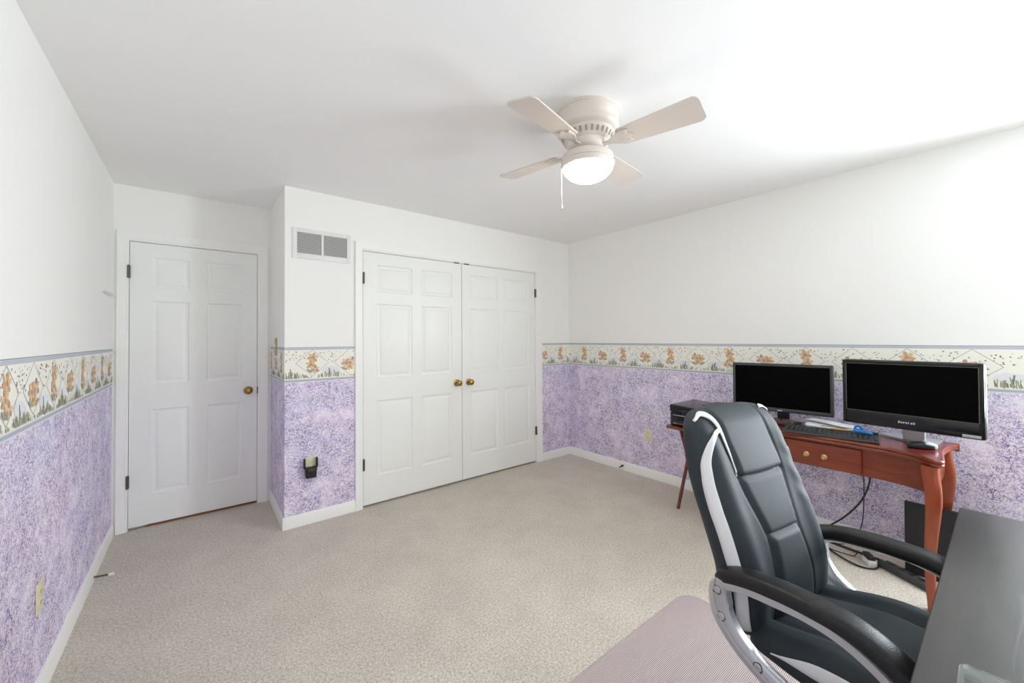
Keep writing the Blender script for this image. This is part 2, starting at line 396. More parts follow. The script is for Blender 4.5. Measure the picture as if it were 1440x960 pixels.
# ------------------------------------------------------------------ wallpaper dado and border (thin sheets pasted on each wall)
def sheet(parent, name, P, u0, u1, z0, z1, m, th=.0006):
    mb = MB()
    vs = [P(u, z, t) for t in (0, th) for u, z in ((u0, z0), (u1, z0), (u1, z1), (u0, z1))]
    mb.add(vs, [(0, 1, 2, 3), (4, 5, 6, 7), (0, 1, 5, 4), (1, 2, 6, 5), (2, 3, 7, 6), (3, 0, 4, 7)], m)
    return mb.build(name, m, parent, smooth=0)
def border(parent, P, u0, u1, phase, seed):
    """printed border: bands, specks, trellis diamonds, grass and plain flower posies (pattern of one sheet)"""
    r = random.Random(seed); mb = MB(); t0 = .0012
    def quad(a, b, c, d, m, t): mb.add([P(*a, t), P(*b, t), P(*c, t), P(*d, t)], [(0, 1, 2, 3)], m)
    def rect(a, b, z0, z1, m, t):
        a, b = max(a, u0), min(b, u1)
        if b > a: quad((a, z0), (b, z0), (b, z1), (a, z1), m, t)
    cnt = [0]
    def poly(pts, m, t):
        cnt[0] += 1; t += 4e-7 * cnt[0]
        if all(u0 < p[0] < u1 for p in pts): mb.add([P(x, z, t) for x, z in pts], [tuple(range(len(pts)))], m)
    def blob(x, z, rx, rz, m, t, rot=0):
        pts = []
        for k in range(9):
            a = 2 * PI * k / 9; q = .85 + .3 * r.random(); ex, ez = rx * q * math.cos(a), rz * q * math.sin(a)
            pts.append((x + ex * math.cos(rot) - ez * math.sin(rot), z + ex * math.sin(rot) + ez * math.cos(rot)))
        poly(pts, m, t)
    def stroke(x0, z0, x1, z1, w, m, t):
        dx, dz = x1 - x0, z1 - z0; l = math.hypot(dx, dz); nx, nz = -dz / l * w / 2, dx / l * w / 2
        poly([(x0 + nx, z0 + nz), (x0 - nx, z0 - nz), (x1 - nx, z1 - nz), (x1 + nx, z1 + nz)], m, t)
    # sheet body
    vs = [P(u, z, t) for t in (0, t0) for u, z in ((u0, BB), (u1, BB), (u1, BT), (u0, BT))]
    mb.add(vs, [(4, 5, 6, 7), (0, 1, 5, 4), (1, 2, 6, 5), (2, 3, 7, 6), (3, 0, 4, 7)], M['b_cream'])
    e = t0 + .0003
    rect(u0, u1, BT - .004, BT, M['b_line'], e); rect(u0, u1, BT - .020, BT - .005, M['b_lilac'], e)
    rect(u0, u1, BB + .020, BB + .024, M['b_pale'], e); rect(u0, u1, BB + .004, BB + .020, M['b_lilac'], e); rect(u0, u1, BB, BB + .003, M['b_pale'], e)
    rect(u0, u1, BB + .0115, BB + .0135, M['b_line'], e + .0002)
    k0 = int((u0 - phase) / .258) - 1; k1 = int((u1 - phase) / .258) + 2
    for k in range(k0, k1):
        c = phase + .258 * k; zc = 1.168
        # pale wash mounds between the diamonds
        blob(c + .129, zc - .06, .060, .030, M['b_blue'], e); blob(c + .10, zc - .05, .03, .018, M['b_blue'], e)
        for sx in (-1, 1):
            for a, b in (((0, .095), (sx * .11, 0)), ((sx * .11, 0), (0, -.095))):
                stroke(c + a[0], zc + a[1], c + b[0], zc + b[1], .0022, M['b_line'], e + .0002)
        for q in range(44):                                        # specks
            x, z = c + r.uniform(-.13, .13), r.uniform(1.165, BT - .03)
            if abs(x - c) / .11 + abs(z - zc) / .095 < 1.05 and r.random() < .8: continue
            w = r.uniform(.0025, .0055); poly([(x - w, z), (x, z - w), (x + w, z), (x, z + w)], M['b_dot'], e + .0003)
        for q in range(46):                                        # grass
            x = c + .129 + r.gauss(0, .062); z = BB + .026 + r.uniform(0, .008); hgt = r.uniform(.012, .05) * (1.15 - abs(x - c - .129) / .14)
            if hgt > .006: stroke(x, z, x + r.uniform(-.008, .008), z + hgt, .0045, M['b_grass'] if r.random() < .62 else M['b_grass2'], e + .0004)
        for q in range(12):
            x = c + r.uniform(-.13, .13); z = BB + .026
            stroke(x, z, x + r.uniform(-.004, .004), z + r.uniform(.006, .018), .004, M['b_grass'], e + .0004)
        stroke(c + .118, BB + .05, c + .113, BB + .098, .007, M['b_grass2'], e + .0005)
        f = e + .0006                                              # plain flower posy: upright or lying, by turns
        def flower(x, z, rad, pet, eye, rot):
            for j in range(6):
                a = rot + j * PI / 3
                blob(x + rad * .62 * math.cos(a), z + rad * .62 * math.sin(a), rad * .46, rad * .30, M[pet if j % 2 else 'b_gold'], f, a)
            blob(x, z, rad * .30, rad * .30, M[eye], f)
        if k % 2 == 0:
            for q in (-.012, .004, .016): stroke(c + q, zc - .075, c + q * .4, zc + .02, .004, M['b_grass'], f)
            for q in (-1, 1): blob(c + q * .022, zc - .058, .022, .009, M['b_grass'], f, q * .7)
            flower(c + .002, zc + .040, .036, 'b_ochre', 'b_rose', .2); flower(c - .010, zc - .012, .034, 'b_ochre', 'b_rose', .7); flower(c + .018, zc - .046, .028, 'b_rose', 'b_gold', .4)
        else:
            for q in (-1, 1): stroke(c, zc - .06, c + q * .03, zc - .01, .004, M['b_grass'], f)
            for q in (-1, 1): blob(c + q * .035, zc - .052, .026, .009, M['b_grass'], f, q * .35)
            flower(c - .022, zc - .010, .036, 'b_ochre', 'b_rose', .1); flower(c + .026, zc + .002, .034, 'b_rose', 'b_gold', .5); flower(c + .006, zc - .038, .026, 'b_ochre', 'b_rose', .3)
    o = mb.build('wallpaper_border', None, parent, smooth=0, fix=False)
    o['label'] = 'cream wallpaper border printed with specks, grass and flower posies'
    return o
PL = lambda u, z, t: (t, u, z)                 # left wall, u = y
PR = lambda u, z, t: (W - t, u, z)
PA = lambda u, z, t: (u, -t, z)                # closet wall
PT = lambda u, z, t: (XB - t, u, z)
PD = lambda u, z, t: (u, D - t, z)
def paper(parent, P, spans, phase, seed):
    for i, (a, b) in enumerate(spans):
        sheet(parent, 'wallpaper', P, a, b, BASE_H - .01, BB, M['wallpaper'])
        border(parent, P, a, b, phase, seed + i)
paper(wl, PL, [(YF, D - .02)], -.237, 1)
paper(wr, PR, [(WY1 + .06, 0)], -.235, 11)
sheet(wr, 'wallpaper', PR, YF, WY1 + .06, BASE_H - .01, WZ0 - .06, M['wallpaper'])
paper(wb, PA, [(XB, 1.425), (3.408, W)], 1.122, 21)
paper(wt, PT, [(0, D)], .13, 31)

# ------------------------------------------------------------------ baseboards and casings
def base_prof(h=BASE_H):
    return [(0, 0), (.013, 0), (.013, h - .022), (.009, h - .010), (.006, h), (0, h)]
def baseboard(name, P, a, b, label):
    pr = base_prof(); mb = MB(); n = len(pr)
    vs = [P(u, z, t) for u in (a, b) for t, z in pr]
    fs = [(i, (i + 1) % n, n + (i + 1) % n, n + i) for i in range(n)] + [tuple(range(n)), tuple(range(n, 2 * n))]
    mb.add(vs, fs); return struct(name, mb, M['trim'], label, smooth=25)
baseboard('baseboard_left', PL, YF, D - .018, 'white baseboard along the left wall')
baseboard('baseboard_right', PR, YF, 0, 'white baseboard along the right wall')
baseboard('baseboard_back', PA, XB - .0125, 1.425, 'white baseboard under the vent, left of the closet')
baseboard('baseboard_corner', PA, 3.408, W - .013, 'short white baseboard right of the closet')
baseboard('baseboard_return', PT, -.0132, D, 'white baseboard on the narrow side wall')
def casing(name, P, a, b, top, wd, label, wl_=None, wr_=None):
    """colonial casing: two legs and a head with a stepped profile"""
    wl_ = wl_ or wd; wr_ = wr_ or wd; mb = MB()
    st = [(0, .010), (.12, .010), (.18, .013), (.62, .015), (.80, .018), (.97, .018), (1.0, .012)]
    # path of the inner edge offset outward by fraction f
    def ring(f, t): return [P(a - wl_ * f, 0, t), P(a - wl_ * f, top + wd * f, t), P(b + wr_ * f, top + wd * f, t), P(b + wr_ * f, 0, t)]
    rings = [ring(0, 0)] + [ring(f, t) for f, t in st] + [ring(1, 0)]
    vs = [p for r in rings for p in r]; fs = []
    for k in range(len(rings) - 1):
        for i in range(3): fs.append((4 * k + i, 4 * k + i + 1, 4 * k + 5 + i, 4 * k + 4 + i))
    mb.add(vs, fs); return struct(name, mb, M['trim'], label, smooth=20)
casing('trim_1', PD, DL - .004, DR + .004, DT + .004, .070, 'white casing around the single door', wl_=.058)
casing('trim_2', PA, CL - .004, CR + .004, DT + .004, .062, 'white casing around the closet doors', wl_=.058, wr_=.085)

# ------------------------------------------------------------------ six panel doors
def six_panel(mb, x0, x1, z0, z1, yf, cols, rows, th=.035):
    """front face at yf looking to -y, six moulded raised panels"""
    xs = sorted([x0, x1] + [v for c in cols for v in c]); zs = sorted([z0, z1] + [v for r in rows for v in r])
    cells = {(c[0], r[0]): (c, r) for c in cols for r in rows}
    for i in range(len(xs) - 1):
        for j in range(len(zs) - 1):
            if (xs[i], zs[j]) in cells:
                (a, b), (c, d) = cells[(xs[i], zs[j])]
                st = [(0, 0), (.008, .007), (.016, .008), (.022, .0085), (.040, .002), (.043, .0015)]
                rg = [[(a + o, yf + e, c + o), (b - o, yf + e, c + o), (b - o, yf + e, d - o), (a + o, yf + e, d - o)] for o, e in st]
                vs = [p for r in rg for p in r]; fs = []
                for k in range(len(rg) - 1):
                    for q in range(4): fs.append((4 * k + q, 4 * k + (q + 1) % 4, 4 * k + 4 + (q + 1) % 4, 4 * k + 4 + q))
                k = 4 * (len(rg) - 1); fs.append((k, k + 1, k + 2, k + 3)); mb.add(vs, fs)
            else:
                mb.add([(xs[i], yf, zs[j]), (xs[i + 1], yf, zs[j]), (xs[i + 1], yf, zs[j + 1]), (xs[i], yf, zs[j + 1])], [(0, 1, 2, 3)])
    yb = yf + th
    mb.add([(x0, yf, z0), (x1, yf, z0), (x1, yf, z1), (x0, yf, z1), (x0, yb, z0), (x1, yb, z0), (x1, yb, z1), (x0, yb, z1)],
           [(0, 1, 5, 4), (1, 2, 6, 5), (2, 3, 7, 6), (3, 0, 4, 7), (4, 5, 6, 7)])
ROWS = [(.236, .841), (1.026, 1.627), (1.721, 1.946)]
def door(name, x0, x1, yf, cols, label, knobx, hinge_x):
    mb = MB(); six_panel(mb, x0 + .003, x1 - .003, .020, DT - .004, yf + .002, cols, ROWS)
    d = mb.build(name, M['door'], None, smooth=15, fix=False); tag(d, label, None, None, 'structure')
    k = MB().lathe([(0, 0), (.032, 0), (.032, -.004), (.026, -.009), (.011, -.012), (.011, -.030), (.020, -.036), (.0265, -.046), (.0265, -.054), (.020, -.062), (.008, -.065), (0, -.065)], (knobx, yf + .002, .930), axis='y', n=28)
    ko = k.build('door_knob', M['brass'], d, smooth=40); ko['label'] = 'polished brass knob'
    for z in (.345, 1.828):
        h = MB().lathe([(0, -.046), (.0055, -.046), (.0055, .046), (0, .046)], (hinge_x, yf - .016, z), n=10)
        h.box(hinge_x - .008, hinge_x + .008, yf - .014, yf + .004, z - .044, z + .044)
        ho = h.build('hinge', M['hinge'], d, smooth=40); ho['label'] = 'tarnished brass hinge'
    return d
d1 = door('door_1', DL, DR, D, [(.201, .410), (.512, .738)], 'white six panel single door with brass knob', .783, DL - .001)
MB().box(DR - .002, DR + .006, D - .006, D + .01, .90, .955).build('latch_plate', M['hinge'], d1, smooth=0)
d2 = door('door_2', CL, CM, 0, [(1.600, 1.907), (1.990, 2.296)], 'left white six panel closet door', 2.345, CL + .003)
d3 = door('door_3', CM, CR, 0, [(2.490, 2.818), (2.892, 3.234)], 'right white six panel closet door', 2.475, CR + .001)
for d, x in ((d2, 2.345), (d3, 2.455)):                              # ball catches on the head
    MB().rbox(x - .025, x + .025, -.006, .012, DT - .006, DT + .005, .002).build('ball_catch', M['hinge'], d)
struct('trim_3', MB().box(DL + .10, DR - .004, D + .012, D + .048, 0, .009), M['hall_wood'], 'brown wood threshold under the single door', smooth=0)

# ------------------------------------------------------------------ vent grille
v = thing('vent_grille', (.989, 0, 1.93), 0, 'white double return air grille high on wall left of closet', 'vent')
f = MB(); vw, vh = .405, .222
for a, b, c, d in ((0, .030, 0, vh), (vw - .030, vw, 0, vh), (.030, vw - .030, 0, .040), (.030, vw - .030, vh - .030, vh), (.192, .208, .040, vh - .030)):
    f.rbox(a, b, -.008, -.0005, c, d, .002, seg=1)
f.build('frame', M['vent_white'], v)
for a, b in ((.030, .192), (.208, vw - .030)):
    l = MB(); l.box(a, b, -.0015, -.0005, .040, vh - .030, M['vent_back'])
    n = 17
    for k in range(n):
        z = .041 + (vh - .072) * (k + .5) / n
        l.add([(a, -.0065, z - .0034), (b, -.0065, z - .0034), (b, -.0016, z + .0028), (a, -.0016, z + .0028)], [(0, 1, 2, 3)], M['vent_grey'])
    l.build('louver_panel', None, v, smooth=0)

# ------------------------------------------------------------------ outlets, plug-in, switch, stops, loops
def outlet(name, loc, rz, label):
    o = thing(name, loc, rz, label, 'outlet')
    p = MB().rbox(-.035, .035, -.006, 0, -.057, .057, .004); p.build('cover_plate', M['ivory'], o)
    for dz in (-.02, .02):
        s = MB().prism(rrect(-.0165, .0165, -.0135, .0135, .008), 0, .0025, M['ivory'], fn=lambda q: Vector((q.x, -.0055 - q.z, q.y + dz)))
        for sx in (-.006, .006): s.box(sx - .001, sx + .001, -.0085, -.0080, dz - .003, dz + .006, M['dark'])
        s.lathe([(0, -.0086), (.002, -.0086), (.002, -.0078)], (0, 0, dz - .0075), M['dark'], n=8, axis='y')
        s.build('socket', None, o)
    return o
outlet('wall_outlet', (W - .0006, -1.034, .402), -PI / 2, 'ivory outlet on violet wallpaper left of the printer table').rotation_euler = (0, 0, PI * 1.5)
outlet('wall_outlet', (.0006, -.932, .385), PI / 2, 'ivory outlet low on the violet left wall')
outlet('wall_outlet', (1.109, -.0006, .425), 0, 'pale outlet behind the black plug-in under the vent')
p = thing('outlet_plug', (1.109, -.0075, .403), 0, 'black plug-in unit with two prongs below the vent', 'plug-in')
q = MB().rbox(-.043, .033, -.050, -.002, -.062, .012, .006, n=(2, 1, 2), fn=lambda P_: Vector((P_.x * (1 - .12 * (-P_.z / .06 if P_.z < 0 else 0)), P_.y, P_.z)))
q.build('body', M['black'], p)
for x in (-.044, .038):
    MB().rbox(x - .005, x + .005, -.034, -.002, .006, .075, .003).build('prong', M['black'], p)
MB().rbox(-.026, .016, -.053, -.049, -.012, .004, .002).build('lens', M['charcoal'], p)

s = thing('switch_plate', (XB - .0015, .367, 1.287), -PI / 2, 'tan shaped switch plate on the narrow wall beside the door', 'switch')
out = [(-.036, -.065), (.036, -.065), (.040, -.02), (.034, .02), (.040, .045), (.022, .068), (0, .056), (-.022, .068), (-.040, .045), (-.034, .02), (-.040, -.02)]
pp = curve([(x, z, 0) for x, z in out], 4, True)
MB().prism([(a.x, a.y) for a in pp], 0, .008, None, fn=lambda q: Vector((q.x, -q.z, q.y))).build('cover_plate', M['tan'], s)
MB().rbox(-.005, .005, -.020, -.006, -.004, .014, .002).build('toggle', M['ivory'], s)

ds = thing('door_stop', (.013, -.041, .038), math.radians(-15), 'grey spring door stop with white tip on left baseboard', 'door stop')
sp = [(.004 + .066 * k / 160, .0045 * math.cos(k * .7), .0045 * math.sin(k * .7)) for k in range(161)]
MB().tube(sp, .0013, n=5).build('spring', M['hinge'], ds)
MB().lathe([(0, 0), (.010, 0), (.010, .004), (.005, .006)], axis='x', n=14).build('base', M['white_pl'], ds)
MB().lathe([(0, .068), (.0075, .068), (.0085, .078), (.0075, .090), (0, .092)], axis='x', n=14).build('tip', M['rubber'], ds)
st = thing('cable_stub', (W - .013, -.747, .034), 0, 'small black cable stub poking out of the right baseboard', 'cable')
MB().tube(curve([(0, 0, .012), (-.014, .004, .016), (-.026, .010, .004), (-.030, .024, -.006)], 4), .0055, n=8).build('cable', M['cable'], st)
MB().lathe([(0, -.018), (.009, -.018), (.009, 0), (0, 0)], (0, 0, .012), axis='x', n=10).build('collar', M['black'], st)
def loop(z, sag, label):
    o = thing('cord_loop', (0, .274, z), 0, label, 'cord', 'white cord loops beside the door')
    MB().lathe([(0, 0), (.006, 0), (.005, .008), (0, .010)], (0, 0, 0), axis='x', n=10).build('wall_pin', M['white_pl'], o)
    a = curve([(.008, 0, 0), (.010, .10, -.004 + sag * .1), (.012, .22, .002), (.015, .365, 0)], 6)
    b = curve([(.015, .365, 0), (.012, .26, -sag), (.012, .12, -sag * 1.15), (.009, .02, -sag * .6), (.008, 0, 0)], 6)
    MB().tube(a + b[1:], .0036, n=6).build('cord', M['white_pl'], o)
    return o
loop(1.655, .012, 'white cord strung high between left wall and door casing')
loop(1.262, .050, 'white sagging cord loop at border height beside the door casing')

# ------------------------------------------------------------------ ceiling fan
FX, FY = 1.955, -1.925
fan = thing('ceiling_fan', (FX, FY, H), 0, 'cream four blade ceiling fan with lit bowl light', 'ceiling fan')
hz = lambda z: z - H
MB().lathe([(0, 0), (.152, 0), (.152, hz(2.428)), (.147, hz(2.426)), (.147, hz(2.418)), (.1505, hz(2.412)), (.1505, hz(2.395)), (.147, hz(2.390)), (.147, hz(2.372)), (.151, hz(2.366)), (.151, hz(2.352)), (.146, hz(2.344)), (.132, hz(2.338)), (.128, hz(2.336)), (0, hz(2.336))], n=56).build('housing', M['fan'], fan, smooth=50)
mo = MB().lathe([(.02, hz(2.336)), (.128, hz(2.336)), (.126, hz(2.326)), (.110, hz(2.292)), (.100, hz(2.288)), (.098, hz(2.272)), (.085, hz(2.258)), (.060, hz(2.250)), (.045, hz(2.248)), (.045, hz(2.222))], n=56, mat=M['fan'])
for k in range(28):
    a = 2 * PI * k / 28
    q = []
    for da, z, r in ((-.045, 2.321, .1255), (.045, 2.321, .1255), (.045, 2.299, .1152), (-.045, 2.299, .1152)):
        q.append(((r + .0012) * math.cos(a + da), (r + .0012) * math.sin(a + da), hz(z)))
    mo.add(q, [(0, 1, 2, 3)], M['fan_slot'])
mo.build('motor', None, fan, smooth=50)
MB().lathe([(.045, hz(2.236)), (.100, hz(2.234)), (.121, hz(2.228)), (.124, hz(2.222)), (.124, hz(2.196)), (.118, hz(2.192)), (.02, hz(2.192))], n=56).build('light_rim', M['fan'], fan, smooth=50)
MB().lathe([(.110, hz(2.194)), (.1285, hz(2.191)), (.1298, hz(2.181)), (.126, hz(2.172)), (.1215, hz(2.1665)), (.110, hz(2.168))], n=56).build('bowl_ring', M['fan'], fan, smooth=60)
bowl = MB().lathe([(.118, hz(2.169)), (.1205, hz(2.165)), (.112, hz(2.150)), (.094, hz(2.132)), (.066, hz(2.117)), (.034, hz(2.109)), (0, hz(2.107))], n=56).build('bowl_shade', M['bowl'], fan, smooth=60)
bowl['label'] = 'lit frosted glass bowl'
def blade(az):
    ca, sa = math.cos(az), math.sin(az); tilt = math.radians(-12)
    def T_(p):   # local: x out, y ccw, z up (about blade axis)
        y = p.y * math.cos(tilt) - p.z * math.sin(tilt); z = p.y * math.sin(tilt) + p.z * math.cos(tilt)
        return Vector((p.x * ca - y * sa, p.x * sa + y * ca, hz(2.268) + z))
    ou = []
    for cx, cy, r0, a0 in ((.500, .046, .030, 0), (.185, .036, .020, 90), (.185, -.036, .020, 180), (.500, -.046, .030, 270)):
        for k in range(6):
            a = math.radians(a0 + 18 * k); ou.append((cx + r0 * math.cos(a), cy + r0 * math.sin(a)))
    b = MB().prism(ou, -.003, .003, None, fn=T_).build('blade', M['fan_blade'], fan, smooth=30)
    ir = MB(); o2 = [(.075, .016), (.12, .012), (.150, .030), (.185, .044), (.225, .040), (.214, .018), (.235, 0), (.214, -.018), (.225, -.040), (.185, -.044), (.150, -.030), (.12, -.012), (.075, -.016)]
    ir.prism(o2, -.009, -.0035, None, fn=T_)
    for x, y in ((.205, .026), (.205, -.026), (.222, 0)):
        ir.prism([(x + .005 * math.cos(k * PI / 4), y + .005 * math.sin(k * PI / 4)) for k in range(8)], -.012, -.009, None, fn=T_)
    ir.build('blade_iron', M['fan'], b, smooth=30)
for k in range(4): blade(math.radians(11 + 90 * k))
for dx, dz, top in ((0, .215, 2.205), (.012, .15, 2.205)):
    cx_, cy_ = -.098 + dx * .62, .080 + dx * .78
    c = MB().tube([(cx_, cy_, hz(top)), (cx_, cy_, hz(top - dz))], .0011, n=6)
    c.lathe([(0, hz(top - dz - .018)), (.004, hz(top - dz - .014)), (.0035, hz(top - dz)), (0, hz(top - dz + .003))], (cx_, cy_, 0), n=10)
    c.build('pull_chain', M['fan'], fan, smooth=40)

# ------------------------------------------------------------------ cherry writing desk
DZ = .745; DY = -2.465
desk = thing('writing_desk', (3.50, DY, 0), 0, 'red cherry writing desk with shaped top under the two monitors', 'desk')
def dp(x, y): return (x - 3.50, y - DY)
fr = [(3.352, 0), (3.350, .18), (3.338, .32), (3.300, .42), (3.245, .475), (3.215, .500), (3.214, .528), (3.240, .540)]
sd = [(3.330, .532), (3.480, .520), (3.640, .532), (3.715, .553), (3.742, .560)]
half = curve([(x, y, 0) for x, y in fr + sd], 4)
outl = [(a.x, a.y) for a in half]
outline = [(x, -y) for x, y in outl] + [(x, y) for x, y in reversed(outl[1:])]
def off(k):   # outline shrunk toward the inside by k metres
    n = len(outline); res = []
    for i in range(n):
        a = Vector(outline[i - 1]); b = Vector(outline[i]); c = Vector(outline[(i + 1) % n])
        t = (c - a).normalized(); nr = Vector((-t.y, t.x))
        res.append((b.x + nr.x * k, b.y + nr.y * k))
    return res
tp = MB(); lay = [(.016, .705), (.012, .712), (.003, .714), (.001, .719), (.003, .725), (.006, .727), (.001, .730), (0, .736), (.002, .742), (.006, .745)]
ar = sum(outline[i - 1][0] * outline[i][1] - outline[i][0] * outline[i - 1][1] for i in range(len(outline)))
sg = 1 if ar > 0 else -1
vs = [(x - 3.5, y, z) for k, z in lay for x, y in off(sg * k)]; n = len(outline)
fs = [(i * n + j, i * n + (j + 1) % n, (i + 1) * n + (j + 1) % n, (i + 1) * n + j) for i in range(len(lay) - 1) for j in range(n)]
tp.add(vs, fs, M['cherry']); tp.add(vs[-n:], [tuple(range(n))], M['cherry_top']); tp.add(vs[:n], [tuple(range(n))], M['cherry'])
tp.build('desk_top', None, desk, smooth=40)
ap = MB()
fr_ap = curve([(3.385, 0, 0), (3.384, .20, 0), (3.374, .33, 0), (3.340, .43, 0), (3.300, .470, 0)], 4)
for sgn in (1, -1):
    pth = [(p.x - 3.5 + .009, p.y * sgn, 0) for p in fr_ap]
    vs = [(x + dx, y, z) for x, y, _ in pth for dx in (0, .018) for z in (.553, .706)]
    fs = []
    for i in range(len(pth) - 1):
        b = 4 * i
        for a, c in ((0, 1), (1, 3), (3, 2), (2, 0)): fs.append((b + a, b + c, b + 4 + c, b + 4 + a))
    fs += [(0, 1, 3, 2), tuple(4 * (len(pth) - 1) + k for k in (0, 1, 3, 2))]
    ap.add(vs, fs)
    ap.rbox(-.20, .205, sgn * .500 - .009, sgn * .500 + .009, .585, .706, .003, seg=1)
ap.rbox(.195, .213, -.49, .49, .58, .706, .003, seg=1)
ap.build('apron', M['cherry'], desk, smooth=40)
dr = MB().rbox(-.118, -.100, -.212, .212, .560, .700, .006, n=(1, 6, 1)); dr.v = [(x - .008, y, z) for x, y, z in dr.v]
dro = dr.build('drawer', M['cherry'], desk, smooth=40)
for y in (.044, -.044):
    MB().lathe([(0, 0), (.015, 0), (.015, -.003), (.011, -.005), (.005, -.007), (.005, -.013), (.010, -.017), (.012, -.022), (.009, -.027), (0, -.028)], (-.125, y, .624), axis='x', n=20).build('knob', M['brass_lt'], dro, smooth=40)
def cab_leg(x, y, ox, oy):
    prof = [(.706, .0, .060), (.66, .004, .060), (.60, .014, .058), (.53, .017, .056), (.45, .012, .051), (.35, .002, .045), (.22, -.006, .038), (.10, -.004, .034), (.03, .004, .036), (0, .006, .038)]
    pr = [(a / 2, b / 2) for a, b in ((-.8, -1), (.8, -1), (1, -.8), (1, .8), (.8, 1), (-.8, 1), (-1, .8), (-1, -.8))]
    vs = []; N_ = 28
    for i in range(N_ + 1):
        z = .706 * i / N_
        o_ = interp(z, [(p[0], p[1]) for p in reversed(prof)]); w = interp(z, [(p[0], p[2]) for p in reversed(prof)])
        vs += [(x + ox * o_ + a * w, y + oy * o_ + b * w, z) for a, b in pr]
    m = 8; fs = [(i * m + q, i * m + (q + 1) % m, (i + 1) * m + (q + 1) % m, (i + 1) * m + q) for i in range(N_) for q in range(m)]
    fs += [tuple(reversed(range(m))), tuple(N_ * m + q for q in range(m))]
    MB().add(vs, fs).build('leg', M['cherry_leg'], desk, smooth=50)
for sy in (-1, 1):
    cab_leg(-.238, sy * .487, -.75, sy * .75); cab_leg(.205, sy * .502, .3, sy * .9)

# ------------------------------------------------------------------ monitors
def monitor(name, loc, rz, w, z0, z1, bez, chin, label, th=.035, round_=.012, logo=False, stand='plate'):
    o = thing(name, loc, rz, label, 'monitor')            # local: front looks to -y, x to the viewer's right
    hw = w / 2
    b = MB().rbox(-hw, hw, 0, th, z0, z1, round_, seg=3)
    b.rbox(-hw * .72, hw * .72, th - .008, th + .025, z0 + .05, z1 - .06, .012)
    cas = b.build('casing', M['black'], o)
    f = MB()                                              # raised bezel lip around the panel
    for a, c, d, e in ((-hw + .004, -hw + bez, z0 + .005, z1 - .004), (hw - bez, hw - .004, z0 + .005, z1 - .004), (-hw + bez, hw - bez, z1 - bez, z1 - .004), (-hw + bez, hw - bez, z0 + .005, z0 + chin)):
        f.rbox(a, c, -.004, .004, d, e, .0025, seg=1)
    f.build('bezel', M['charcoal'] if not logo else M['black_gloss'], o)
    if logo:
        g = MB()
        for a, c, d, e in ((-hw + bez - .002, -hw + bez + .0015, z0 + chin, z1 - bez), (hw - bez - .0015, hw - bez + .002, z0 + chin, z1 - bez), (-hw + bez, hw - bez, z0 + chin - .0015, z0 + chin + .0015), (-hw + bez, hw - bez, z1 - bez - .0015, z1 - bez + .0015)):
            g.box(a, c, -.0048, -.003, d, e)
        g.build('inner_trim', M['hinge'], o, smooth=0)
    MB().box(-hw + bez, hw - bez, -.0005, .002, z0 + chin, z1 - bez).build('screen', M['screen'], o, smooth=0)
    return o
# right, larger screen; left, smaller one
tR = math.atan2(3.42 - 3.48, .556)
mon = monitor('computer_monitor', (3.450, -2.853, DZ), -PI / 2 + tR * -1 * -1, .558, .085, .460, .022, .082, 'larger wide monitor on silver stand at right end of cherry desk', logo=True, round_=.020)
lg = MB()                                                # small slanted silver maker's mark, too small to read
for k, (w_, h_) in enumerate(((.007, .011), (.007, .008), (.006, .009), (.007, .009), (.004, .009), (.007, .009), (.007, .010))):
    x_ = -.034 + k * .0098; z_ = .122
    lg.add([(x_, -.0046, z_), (x_ + w_, -.0046, z_), (x_ + w_ + .002, -.0046, z_ + h_), (x_ + .002, -.0046, z_ + h_)], [(0, 1, 2, 3)])
lg = lg.build('logo', M['chrome'], mon, smooth=0, fix=False); lg['label'] = 'tiny slanted silver mark on the lower bezel'
MB().rbox(.200, .262, -.0055, -.003, .094, .108, .001, seg=1).build('sticker', M['silver'], mon)
MB().rbox(-.045, .045, .118, .140, .011, .22, .004).rbox(-.04, .04, .055, .12, .16, .21, .004).build('stand_neck', M['silver'], mon)
mi = Matrix.Rotation(-mon.rotation_euler.z, 3, 'Z')
MB().prism([tuple((mi @ Vector((x - 3.450, y + 2.853, 0)))[:2]) for x, y in ((3.665, -2.705), (3.515, -2.935), (3.52, -2.945), (3.715, -2.965), (3.735, -2.955), (3.740, -2.735), (3.725, -2.72))], .0005, .011).build('stand_base', M['silver'], mon)
tL = math.atan2(.06, .53)
mon2 = monitor('computer_monitor', (3.500, -2.243, DZ), -PI / 2 - math.atan2(3.53 - 3.47, .53) * -1, .565, .092, .413, .017, .026, 'smaller thin framed monitor on cherry desk behind the chair back', round_=.005)
MB().rbox(-.035, .035, .052, .115, .10, .14, .004).rbox(-.035, .035, .10, .115, .012, .14, .004).build('stand_neck', M['black'], mon2)
MB().rbox(-.09, .09, .085, .190, .0005, .012, .004).build('stand_base', M['black'], mon2)
MB().box(-.014, .014, -.0046, -.0038, .100, .106).build('logo', M['silver'], mon2, smooth=0)

